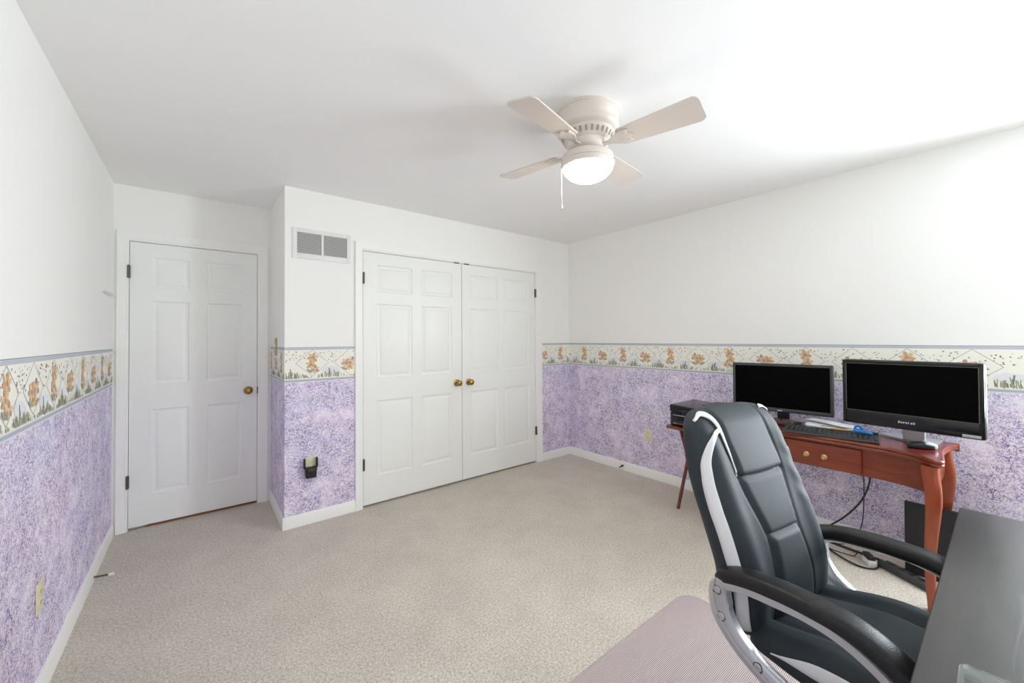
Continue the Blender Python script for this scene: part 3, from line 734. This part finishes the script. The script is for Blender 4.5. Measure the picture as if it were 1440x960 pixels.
# ------------------------------------------------------------------ things on the desk
kb = thing('keyboard', (3.428, -2.520, DZ + .0005), math.radians(8), 'long grey black keyboard along the front of the cherry desk', 'keyboard')
MB().rbox(-.078, .078, -.225, .225, 0, .016, .005, fn=lambda p: Vector((p.x, p.y, p.z + (.010 * (p.x + .078) / .156 if p.z > .008 else 0)))).build('base', M['charcoal'], kb)
kk = MB()
for r_ in range(6):
    for c_ in range(19):
        x = -.066 + r_ * .0225; y = -.213 + c_ * .0232
        if r_ == 0 and 5 < c_ < 11: continue
        z = .0165 + .010 * (x + .078) / .156
        kk.rbox(x - .009, x + .009, y - .0095, y + .0095, z, z + .006, .002, seg=1)
kk.rbox(-.075, -.057, -.095, .045, .0165, .0225, .002, seg=1)
kk.build('keys', M['charcoal'], kb)
ms = thing('computer_mouse', (3.452, -2.905, DZ), math.radians(20), 'black and silver mouse at the right end of the cherry desk', 'mouse')
def mfn(p):
    t = (p.y + .055) / .11; return Vector((p.x * (1 - .25 * (2 * t - 1) ** 2), p.y, p.z * (.55 + .45 * math.sin(PI * min(1, max(0, .15 + .8 * t))))))
MB().rbox(-.031, .031, -.055, .055, 0, .036, .015, seg=4, n=(4, 8, 1), fn=mfn).build('body', M['black'], ms, smooth=60)
MB().rbox(-.030, .030, -.060, -.006, .004, .041, .012, seg=3, n=(3, 3, 1), fn=mfn).build('palm_rest', M['silver'], ms, smooth=60)
MB().lathe([(0, -.003), (.008, -.003), (.008, .003), (0, .003)], (0, .032, .0285), axis='x', n=14).build('wheel', M['charcoal'], ms)

def lay(name, loc, rz, mb, m, label, cat, group=None):
    o = mb.build(name, m); o.location = loc; o.rotation_euler = (0, 0, rz); return tag(o, label, cat, group)
pz = DZ + .001
def pfn(k): return lambda p: Vector((p.x, p.y, p.z + .006 * math.sin(9 * p.y + k) + .006))
lay('envelope_stack', (3.610, -2.490, pz), math.radians(6), MB().rbox(-.055, .055, -.12, .12, 0, .034, .003, seg=1, n=(1, 8, 1), fn=lambda p: Vector((p.x, p.y, p.z * (1 + .25 * math.sin(7 * p.y)) ))), M['paper'], 'stack of white envelopes behind the keyboard', 'envelopes')
lay('paper_sheet', (3.600, -2.500, pz + .046), math.radians(-14), MB().rbox(-.050, .050, -.14, .14, 0, .0012, .0005, seg=1, n=(2, 12, 1), fn=lambda p: Vector((p.x, p.y, p.z + .004 * math.sin(16 * p.y)))), M['paper'], 'creased white paper lying on top of the envelope stack', 'paper')
case = thing('pencil_case', (3.548, -2.240, pz), math.radians(5), 'dark brown case left of the white envelopes', 'case')
MB().rbox(-.03, .03, -.065, .065, 0, .040, .014, seg=3).build('body', M['brown_item'], case)
MB().rbox(-.032, .032, -.004, .004, .030, .044, .002, seg=1).build('strap', M['black'], case)
stp = thing('stapler', (3.550, -2.085, pz), math.radians(80), 'black stapler beside the brown case', 'stapler')
MB().rbox(-.07, .07, -.016, .016, 0, .012, .004).build('base', M['black'], stp)
MB().rbox(-.07, .065, -.014, .014, .020, .048, .008, seg=3, fn=lambda p: Vector((p.x, p.y, p.z - .012 * (p.x + .07) / .14 + .006))).build('arm', M['black_gloss'], stp)
MB().rbox(-.066, -.03, -.010, .010, .011, .026, .003).build('hinge', M['silver'], stp)
def pen(loc, rz, barrel, cap, label, ry=0, L=.145, rad=.0045):
    o = thing('pen', loc, rz, label, 'pen', 'pens on the keyboard'); o.rotation_euler = (0, ry, rz)
    MB().lathe([(0, -L / 2), (.0012, -L / 2), (rad, -L / 2 + .016), (rad, L / 2 - .05), (0, L / 2 - .05)], (0, 0, rad), axis='x', n=12).build('barrel', barrel, o, smooth=40)
    MB().lathe([(0, L / 2 - .052), (rad * 1.18, L / 2 - .052), (rad * 1.18, L / 2 - .004), (0, L / 2)], (0, 0, rad), axis='x', n=12).build('cap', cap, o, smooth=40)
    return o
KZ = DZ + .0345
pen((3.468, -2.462, KZ), math.radians(-92), M['white_pl'], M['white_pl'], 'white pen lying nearest the front across the keyboard')
pen((3.492, -2.452, KZ), math.radians(-96), M['white_pl'], M['black'], 'white pen with dark cap across the rear keys')
pen((3.462, -2.560, KZ), math.radians(-75), M['ochre'], M['ochre'], 'short ochre pencil beside the white pens', L=.085)
pen((3.500, -2.640, KZ), math.radians(-80), M['white_pl'], M['red'], 'white pen with a red cap beside the blue holder', L=.12)
bt = thing('tape_holder', (3.462, -2.668, KZ), math.radians(8), 'bright blue plastic holder with black tip lying on the keyboard', 'tape holder')
MB().rbox(-.022, .022, -.045, .040, 0, .022, .009, seg=3, n=(1, 4, 1), fn=lambda p: Vector((p.x, p.y, p.z * (1 - .5 * max(0, -p.y / .045))))).build('body', M['blue'], bt)
MB().lathe([(.008, -.006), (.020, -.006), (.020, .006), (.008, .006), (.008, -.006)], (0, .018, .024), axis='x', n=20).build('tape_roll', M['blue'], bt, smooth=40)
MB().rbox(-.010, .010, -.068, -.040, .002, .012, .003).build('tip', M['black'], bt)

# ------------------------------------------------------------------ folding tray table with printer
tt = thing('tray_table', (3.525, -1.723, 0), 0, 'dark red folding tray table with crossed legs under the printer', 'table')
TZ = .668
MB().prism(rrect(-.262, .240, -.172, .172, .025), TZ - .020, TZ, None).build('table_top', M['tray_wood'], tt, smooth=30)
for sy in (.150, -.150):
    for x0, x1, dy in ((-.125, .165, .0), (.165, -.125, -.024 * (1 if sy > 0 else -1))):
        q = [(a, b) for a, b in ((-.007, -.014), (.007, -.014), (.007, .014), (-.007, .014))]
        MB().sweep([(x0, sy + dy, .002), (x1, sy + dy, TZ - .021)], q, up=(1, 0, 0)).build('leg', M['tray_wood'], tt, smooth=0)
for x, z in ((.135, .06), (-.085, .60)):
    MB().rbox(x - .007, x + .007, -.145, .145, z - .012, z + .012, .002, seg=1).build('stretcher', M['tray_wood'], tt)
pr = thing('printer', (3.480, -1.735, TZ + .0005), 0, 'black inkjet printer on the small folding tray table', 'printer')
def prism_y(mb, pts, y0, y1, m=None): return mb.prism(pts, y0, y1, m, fn=lambda p: Vector((p.x, p.z, p.y)))
b = MB().rbox(-.185, .175, -.170, .160, 0, .105, .008, n=(2, 2, 1)); b.build('body', M['black_gloss'], pr)
MB().rbox(-.190, .180, -.174, .164, .106, .162, .012, seg=3, fn=lambda p: Vector((p.x, p.y, p.z - (.018 * sstep(-.05, -.17, p.y) if p.z > .13 else 0)))).build('scanner_lid', M['black_gloss'], pr)
MB().rbox(-.10, .13, -.165, -.045, .163, .170, .003).build('feed_tray', M['charcoal'], pr)
g = MB().rbox(-.196, -.186, -.15, .13, .082, .086, .001, seg=1); g.rbox(-.194, -.186, -.15, .13, .020, .026, .001, seg=1); g.build('front_trim', M['silver'], pr)
MB().rbox(-.215, -.180, -.120, .100, .026, .050, .008).build('output_tray', M['black'], pr)
cp = MB().rbox(-.200, -.186, -.100, .06, .092, .128, .006); cp.build('control_panel', M['black'], pr)
MB().lathe([(0, 0), (.010, 0), (.010, -.005), (0, -.006)], (-.200, -.01, .110), axis='x', n=16).build('button', M['charcoal'], pr)

# ------------------------------------------------------------------ under the desk: board, cables, power strip
bd = MB().rbox(-.014, .014, -.21, .21, 0, .395, .003, seg=1)
bd = bd.build('black_board', M['board']); bd.location = (3.625, -3.026, .001); bd.rotation_euler = (0, math.radians(2), math.radians(0))
tag(bd, 'flat black board standing upright behind the front cherry leg', 'board')
ps = thing('power_strip', (3.525, -2.826, 0), math.atan2(-.186, -.107) + PI, 'black power strip on the carpet under the desk', 'power strip')
MB().rbox(-.125, .125, -.028, .028, 0, .040, .010, seg=3).build('body', M['charcoal'], ps)
for k in range(4):
    MB().rbox(-.085 + k * .05 - .012, -.085 + k * .05 + .012, -.014, .014, .0395, .043, .003).build('socket', M['black'], ps)
MB().rbox(.095, .115, -.010, .010, .040, .047, .003).build('switch', M['chrome'], ps)
ad = thing('plug_adapter', (3.560, -2.672, 0), math.radians(35), 'white and black plug adapter beside the power strip', 'adapter')
MB().rbox(-.035, .035, -.022, .022, 0, .030, .006).build('body', M['white_pl'], ad)
MB().rbox(-.030, .040, -.018, .018, .031, .055, .006).build('cap', M['black'], ad)
def cord(pts, r, label, n=7, m='cable'):
    o = MB().tube(curve(pts, n), r, n=7).build('cable', M[m]); return tag(o, label, 'cable', None)
cord([(3.730, -2.63, .695), (3.728, -2.655, .50), (3.685, -2.635, .36), (3.67, -2.555, .22), (3.66, -2.44, .10), (3.64, -2.30, .02), (3.60, -2.20, .008)], .005, 'thick black cable curving down from the desk to the floor')
cord([(3.790, -2.605, .70), (3.795, -2.612, .42), (3.800, -2.600, .15), (3.78, -2.56, .03), (3.72, -2.53, .008), (3.68, -2.49, .008)], .003, 'thin black cable hanging straight against the wall')
cord([(3.70, -2.34, .008), (3.67, -2.50, .008), (3.65, -2.60, .010), (3.635, -2.70, .012), (3.62, -2.80, .008), (3.60, -2.85, .008)], .007, 'thick bundle cable running along the floor behind the power strip')
cord([(3.62, -2.36, .008), (3.575, -2.46, .008), (3.500, -2.560, .008), (3.465, -2.640, .008), (3.490, -2.700, .008), (3.545, -2.720, .012)], .005, 'looping black cable on the carpet in front of the power strip')
cord([(3.68, -2.38, .016), (3.60, -2.42, .020), (3.545, -2.49, .020), (3.54, -2.56, .020), (3.585, -2.60, .008), (3.645, -2.605, .020)], .003, 'thin curled black cable between the thick floor cables')

# ------------------------------------------------------------------ chair mat
cm = MB().prism(rrect(.95, 2.475, -3.45, -2.123, .085, 8), .0, .0045); cm = cm.build('chair_mat', M['mat'], smooth=30)
cm.location = (0, 0, .0005); tag(cm, 'mauve ribbed plastic chair mat under the office chair', 'mat')

# ------------------------------------------------------------------ black-brown desk in the right foreground
FXD0, FXD1, FYD0, FYD1 = 1.16, 2.545, -3.80, -3.086
fd = thing('office_desk', ((FXD0 + FXD1) / 2, (FYD0 + FYD1) / 2, 0), 0, 'black brown wood grain desk in the right foreground', 'desk')
hx, hy = (FXD1 - FXD0) / 2, (FYD1 - FYD0) / 2
MB().rbox(-hx, hx, -hy, hy, .706, .740, .0035, seg=2).build('desk_top', M['blackbrown'], fd)
for sx in (-1, 1):
    MB().rbox(sx * (hx - .02) - .018, sx * (hx - .02) + .018, -hy + .02, hy - .16, .006, .7055, .002, seg=1).build('side_panel', M['blackbrown'], fd)
MB().rbox(-hx + .05, hx - .05, -hy + .04, -hy + .058, .25, .7055, .002, seg=1).build('back_panel', M['blackbrown'], fd)
gr_ = thing('glass_riser', (1.382, -3.251, .7405), math.radians(0), 'clear glass slab on black feet on the dark desk', 'glass stand')
MB().prism(rrect(-.13, .115, -.20, .11, .016, 6), .026, .036).build('glass_plate', M['glass'], gr_, smooth=30)
for x, y in ((-.105, .094), (.085, .094), (-.105, -.175), (.085, -.175)):
    MB().lathe([(0, 0), (.012, 0), (.010, .0255), (0, .0255)], (x, y, 0), n=16).build('foot', M['black'], gr_)

# ------------------------------------------------------------------ executive office chair (local: x right, -y is the front, z up)
ch = thing('office_chair', (1.98, -2.86, .005), math.radians(-10), 'black leather executive office chair with white trim and silver arms', 'office chair')
ZT, ZB_, R0 = 1.086, .405, .052
FRONT = [(.40, .108), (.46, .099), (.52, .094), (.58, .096), (.66, .111), (.74, .133), (.82, .163), (.90, .193), (.98, .223), (1.04, .249), (1.10, .290)]
HW = [(.40, .226), (.50, .250), (.65, .252), (.80, .248), (.92, .245), (1.00, .240), (1.06, .230), (1.10, .215)]
TH = [(.40, .140), (.50, .140), (.60, .138), (.70, .142), (.83, .138), (.92, .128), (1.01, .105), (1.10, .080)]
def relief(x, z):
    """how far the front upholstery bulges forward at (x, z): a convex back with a raised centre"""
    ax = abs(x); d = -.016 * (min(ax, .25) / .25) ** 2.2
    pw = .121 + .010 * sstep(.95, .87, z) * 0
    pad = 1 - sstep(pw - .014, pw + .006, ax)                  # headrest pad, fuller towards its lower edge
    d += (.006 + .007 * sstep(1.00, .90, z)) * sstep(.868, .892, z) * pad
    mw = interp(z, [(.66, .080), (.70, .083), (.87, .116)])
    if z <= .890:
        d += .006 * (1 - sstep(mw - .016, mw + .008, ax)) * sstep(.700, .716, z) * (1 - sstep(.858, .880, z))
        if z < .712:
            lw = interp(z, [(.45, .108), (.60, .091), (.71, .081)])
            d += .010 * (1 - sstep(lw - .018, lw + .008, ax)) * (1 - sstep(.688, .705, z))
    d += .012 * math.exp(-((ax - .185) / .035) ** 2) * sstep(1.05, .97, z)                       # soft side rolls
    zs = .872 + .25 * ax * ax
    if ax < .126: d -= .007 * math.exp(-((z - zs) / .006) ** 2)
    if ax < .085: d -= .006 * math.exp(-((z - .704 + .3 * ax * ax) / .005) ** 2)
    sm = interp(z, [(.45, .112), (.60, .095), (.70, .086), (.87, .120), (1.1, .124)])
    d -= .007 * math.exp(-((ax - sm - .004) / .007) ** 2)
    d += .0016 * math.sin(75 * z + 40 * ax) * sstep(.14, .18, ax) * sstep(.72, .78, z) * sstep(.98, .93, z) * (1 if x > 0 else .3)
    return d
def topz(x): return ZT - .030 * (abs(x) / .25) ** 3
def back_fn(p):
    """maps a plain rounded slab (x +-.25, y +-.06, z) onto the shaped backrest"""
    z = p.z; u = p.x / .25; hw = interp(z, HW); x = u * hw
    z = ZB_ + (z - ZB_) * (topz(x) - ZB_) / (ZT - ZB_)
    f = (p.y + .06) / .12                                      # 0 front, 1 back
    y = interp(z, FRONT) + f * interp(z, TH) - relief(x, z) * sstep(.95, .10, f) - .010 * f * u * u
    return Vector((x - interp(z, [(.45, .012), (.60, .020), (.80, .042), (1.1, .048)]), y, z))
bk = MB().rbox(-.25, .25, -.06, .06, ZB_, ZT, .052, seg=6, n=(56, 2, 84), fn=back_fn)
bo = bk.build('backrest', M['leather'], ch, smooth=80)
def on_front(u, z0, lift):
    """point on the front skin of the same rounded box, u in [-1,1]"""
    r = .052; x = u * .25; z = z0
    dx = max(0, abs(x) - (.25 - r)); dz = max(0, z - (ZT - r), (ZB_ + r) - z)
    return back_fn(Vector((x, -.06 + r - math.sqrt(max(1e-6, r * r - dx * dx - dz * dz)), z)))
def strip(c0, name, w_of, n=60, lift=.0022, nw=5):
    """white piping band laid over the leather; c0(t) gives (u, z) of its centre line"""
    pts = []
    for i in range(n + 1):
        t = i / n; u, z = c0(t)
        u2, z2 = c0(min(1, t + .01)); u1, z1 = c0(max(0, t - .01))
        d = Vector(((u2 - u1) * .25, z2 - z1)).normalized(); nn = Vector((-d.y, d.x)); w = w_of(t)
        row = []
        for k in range(nw + 1):
            s_ = (k / nw - .5) * w
            uu = max(-.998, min(.998, u + nn.x * s_ / .25)); zz = min(ZT - .0005, z + nn.y * s_)
            p = on_front(uu, zz, 0)
            e = .002
            a = on_front(min(.999, uu + e), zz, 0) - on_front(max(-.999, uu - e), zz, 0); b_ = on_front(uu, min(ZT - 1e-4, zz + e), 0) - on_front(uu, zz - e, 0)
            nr = a.cross(b_)
            if nr.length < 1e-12: nr = Vector((0, -1, 0))
            nr.normalize()
            ctr = back_fn(Vector((uu * .25 * .6, 0, min(zz, ZT - .08))))
            if nr.dot(p - ctr) < 0: nr = -nr
            row.append(p + nr * (lift + .0022 * math.sin(PI * k / nw)))
        pts.append(row)
    mb = MB(); m = nw + 1
    mb.add([p for r_ in pts for p in r_], [(i * m + k, i * m + k + 1, (i + 1) * m + k + 1, (i + 1) * m + k) for i in range(n) for k in range(nw)])
    o = mb.build(name, M['leather_white'], bo, smooth=80, fix=False)
    so = o.modifiers.new('thick', 'SOLIDIFY'); so.thickness = .004; so.offset = -1
    o['label'] = 'white leather trim band'
    return o
for sx in (-1, 1):
    q0 = 0 if sx < 0 else .24
    strip(lambda t: (sx * interp(q0 + (1 - q0) * t, [(0, .60), (.07, .74), (.15, .87), (.25, .945), (.6, .958), (1, .945)]), interp(q0 + (1 - q0) * t, [(0, 1.026), (.07, 1.018), (.15, .992), (.25, .93), (.6, .70), (1, .450)])), 'trim_band', lambda t: .009 * sstep(-.02, .2, t) + .009, n=80)
    e_ = 1 if sx < 0 else .20                                  # on the far side the band runs only over the shoulder
    strip(lambda t: (sx * interp(t * e_, [(0, .93), (.12, .80), (.24, .66), (.36, .590), (.55, .560), (1, .515)]), interp(t * e_, [(0, 1.066), (.12, 1.077), (.24, 1.064), (.36, 1.030), (.55, .985), (1, .880)])), 'trim_band', lambda t: .002 + .015 * sstep(0, .25, t * e_) * (1 - sstep(.5, 1, t)) - .004 * sstep(.9, 1, t), n=70)

# seat
def seat_fn(p):
    u, v_ = p.x / .25, (p.y + .10) / .235                     # v_ +1 at the rear
    z = p.z; k = sstep(.40, .47, z)
    z += k * (-.050 * sstep(-.1, 1.0, v_) + .008 * (1 - u * u) - .012 * sstep(-.6, -1.0, v_))
    z += k * (.014 * sstep(.52, .72, abs(u)) * sstep(1.02, .80, abs(u)) - .006 * math.exp(-((abs(u) - .55) / .04) ** 2))
    return Vector((p.x * (1 - .06 * sstep(.3, 1, v_)), p.y, z))
so = MB().rbox(-.25, .25, -.335, .135, .385, .500, .042, seg=5, n=(40, 28, 2), fn=seat_fn).build('seat', M['leather'], ch, smooth=80)
for sx in (-1, 1):
    sp_ = MB(); pth = [(sx * .2525, .050 - .02 * k, interp(.050 - .02 * k, [(-.29, .472), (-.13, .468), (-.06, .458), (.0, .446), (.05, .434)])) for k in range(17)]
    sp_.sweep(pth, [(-.004, -.020), (.003, -.016), (.004, 0), (.003, .016), (-.004, .020)], scale=[.10 + .90 * sstep(0, .4, k / 16) for k in range(17)])
    o = sp_.build('trim_band', M['leather_white'], so, smooth=60); o['label'] = 'white leather trim band'
# arms
OUT = [(0.178, 0.5981), (0.196, 0.5663), (0.194, 0.5136), (0.172, 0.4659), (0.11, 0.414), (0.028, 0.378), (-0.082, 0.352), (-0.202, 0.352), (-0.297, 0.385), (-0.332, 0.4377), (-0.327, 0.4907), (-0.292, 0.546), (-0.232, 0.598), (-0.157, 0.6324), (-0.072, 0.6424), (0.018, 0.6341), (0.093, 0.6251), (0.148, 0.611)]
INN = [(0.136, 0.5741), (0.132, 0.5428), (0.13, 0.5216), (0.104, 0.4801), (0.048, 0.443), (-0.012, 0.4244), (-0.082, 0.412), (-0.192, 0.402), (-0.272, 0.42), (-0.307, 0.4483), (-0.308, 0.4863), (-0.28, 0.522), (-0.224, 0.572), (-0.152, 0.606), (-0.072, 0.6164), (0.018, 0.6081), (0.078, 0.6001), (0.116, 0.5887)]
def arm(sx):
    X0 = sx * (.304 if sx < 0 else .276)
    a = curve([(0, y, z) for y, z in OUT], 5, True); b = curve([(0, y, z) for y, z in INN], 5, True); n = len(a)
    mb = MB(); h = .017
    rings = []
    for dx, k in ((-h, .15), (-h, .85), (-h * .6, 1.0), (h * .6, 1.0), (h, .85), (h, .15), (h * .6, 0), (-h * .6, 0)):
        rings.append([(X0 + dx, (a[i].y * k + b[i].y * (1 - k)), (a[i].z * k + b[i].z * (1 - k))) for i in range(n)])
    m = len(rings); vs = [p for r_ in rings for p in r_]
    fs = [(r_ * n + i, r_ * n + (i + 1) % n, ((r_ + 1) % m) * n + (i + 1) % n, ((r_ + 1) % m) * n + i) for r_ in range(m) for i in range(n)]
    mb.add(vs, fs)
    # raised inner rib of the frame's outer face
    ar_ = mb.build('armrest', M['silver'], ch, smooth=50); ar_['label'] = 'silver loop arm frame'
    rib = curve([(X0 + sx * .018, 0.170, .604), (X0 + sx * .018, 0.176, .560), (X0 + sx * .018, 0.164, .505), (X0 + sx * .018, 0.110, .447), (X0 + sx * .018, 0.018, .402), (X0 + sx * .018, -0.082, .378)], 6)
    MB().tube(rib, .0022, n=6).build('rib', M['silver'], ar_)
    for y, z in ((.164, .572), (.152, .500), (.046, .424), (-.172, .377)):
        MB().lathe([(0, sx * .0200), (.0090, sx * .0200), (.0115, sx * .0172), (.0115, 0)], (X0, y, z), axis='x', n=18, mat=M['silver']).lathe([(.0115, sx * .0176), (.0132, sx * .0178), (.0132, 0)], (X0, y, z), axis='x', n=18, mat=M['charcoal']).build('bolt', None, ar_)
    top = curve([(X0 - sx * .017, .174, .600), (X0 - sx * .017, .135, .620), (X0 - sx * .017, .074, .636), (X0 - sx * .017, .004, .646), (X0 - sx * .017, -.076, .650), (X0 - sx * .017, -.156, .646), (X0 - sx * .017, -.230, .620), (X0 - sx * .017, -.294, .574), (X0 - sx * .017, -.338, .512), (X0 - sx * .017, -.355, .455)], 5)
    k = len(top); pr_ = [(.037 * math.copysign(abs(math.cos(t)) ** .6, math.cos(t)), .023 * math.copysign(abs(math.sin(t)) ** .7, math.sin(t))) for t in [2 * PI * j / 20 for j in range(20)]]
    sc = [(min(1, .72 + .28 * sstep(0, .10, i / (k - 1))) * (1 - .35 * sstep(.85, 1, i / (k - 1))), min(1, .55 + .45 * sstep(0, .06, i / (k - 1))) * (1 - .45 * sstep(.80, 1, i / (k - 1)))) for i in range(k)]
    pd = MB().sweep(top, pr_, scale=sc).build('arm_pad', M['pad'], ar_, smooth=60); pd['label'] = 'black padded arm top'
arm(-1); arm(1)
# mechanism, column and star base
MB().rbox(-.10, .10, -.16, .12, .335, .384, .012).build('tilt_mechanism', M['black'], ch)
MB().rbox(-.05, .05, .08, .20, .345, .40, .012, n=(1, 4, 1), fn=lambda p: Vector((p.x, p.y, p.z + .25 * max(0, p.y - .12)))).build('back_bracket', M['black'], ch)
MB().lathe([(0, .09), (.034, .09), (.034, .22), (.022, .22), (.022, .336), (0, .336)], (0, -.03, 0), n=24).build('gas_column', M['black'], ch)
ba = MB().lathe([(0, .07), (.045, .07), (.050, .10), (.036, .125), (0, .125)], (0, -.03, 0), n=24)
bs = ba.build('star_base', M['black'], ch)
for k in range(5):
    a = 2 * PI * k / 5 + .3; ca, sa = math.cos(a), math.sin(a)
    MB().sweep([(.035 * ca, -.03 + .035 * sa, .100), (.18 * ca, -.03 + .18 * sa, .088), (.30 * ca, -.03 + .30 * sa, .068)], [(-.022, -.012), (.022, -.012), (.018, .012), (-.018, .012)], scale=[1, .85, .6]).build('base_leg', M['black'], bs)
    w = MB(); cx_, cy_ = .30 * ca, -.03 + .30 * sa
    for dd in (-.013, .013):
        w.lathe([(0, -.008), (.024, -.008), (.026, -.004), (.026, .004), (.024, .008), (0, .008)], (dd, 0, .027), axis='x', n=20)
    w.rbox(-.006, .006, -.02, .02, .022, .058, .004)
    wo = w.build('caster', M['black'], bs); wo.location = (cx_, cy_, 0); wo.rotation_euler = (0, 0, a + 1.1)

# ------------------------------------------------------------------ camera (fitted to the photograph)
cam = bpy.data.cameras.new('camera'); co = bpy.data.objects.new('camera', cam); C.objects.link(co); S.camera = co
cam.sensor_fit = 'HORIZONTAL'; cam.sensor_width = 36; cam.lens = 554.845 * 36 / 1440
cam.shift_x = -1.926 / 1440; cam.shift_y = -11.231 / 1440; cam.clip_start = .02; cam.clip_end = 60
Rr = Vector((0.78207365, -0.62315704, -0.00600887)); Uu = Vector((-0.00349559, -0.01402865, 0.99989548)); Ff = Vector((0.62317621, 0.78197090, 0.01314974))
co.matrix_world = Matrix(((Rr.x, Uu.x, -Ff.x, .46675), (Rr.y, Uu.y, -Ff.y, -3.201285), (Rr.z, Uu.z, -Ff.z, 1.337334), (0, 0, 0, 1)))

# ------------------------------------------------------------------ light
def area(name, loc, rot, sx, sy, power, col):
    l = bpy.data.lights.new(name, 'AREA'); l.shape = 'RECTANGLE'; l.size = sx; l.size_y = sy; l.energy = power; l.color = col
    o = bpy.data.objects.new(name, l); C.objects.link(o); o.location = loc; o.rotation_euler = rot; return o
for (a, b), pw_ in zip(WIN, WPOW):
    area('window_daylight', ((a + b) / 2, YF - .10, (WZ0 + WZ1) / 2), (math.radians(90), 0, 0), b - a, WZ1 - WZ0, pw_, (.97, .985, 1.0))
area('window_daylight', (W + .10, (WY0 + WY1) / 2, (WZ0 + WZ1) / 2), (math.radians(90), 0, math.radians(90)), WY1 - WY0, WZ1 - WZ0, 185, (.87, .945, 1.0))
w = bpy.data.worlds.new('sky'); S.world = w; w.use_nodes = True
w.node_tree.nodes['Background'].inputs['Color'].default_value = (.85, .93, 1, 1); w.node_tree.nodes['Background'].inputs['Strength'].default_value = 1.0

S.view_settings.view_transform = 'Standard'; S.view_settings.look = 'None'; S.view_settings.gamma = 1; S.view_settings.use_curve_mapping = False
S.view_settings.exposure = -0.48
S.cycles.use_denoising = True; S.cycles.max_bounces = 16; S.cycles.diffuse_bounces = 14; S.cycles.sample_clamp_indirect = 6
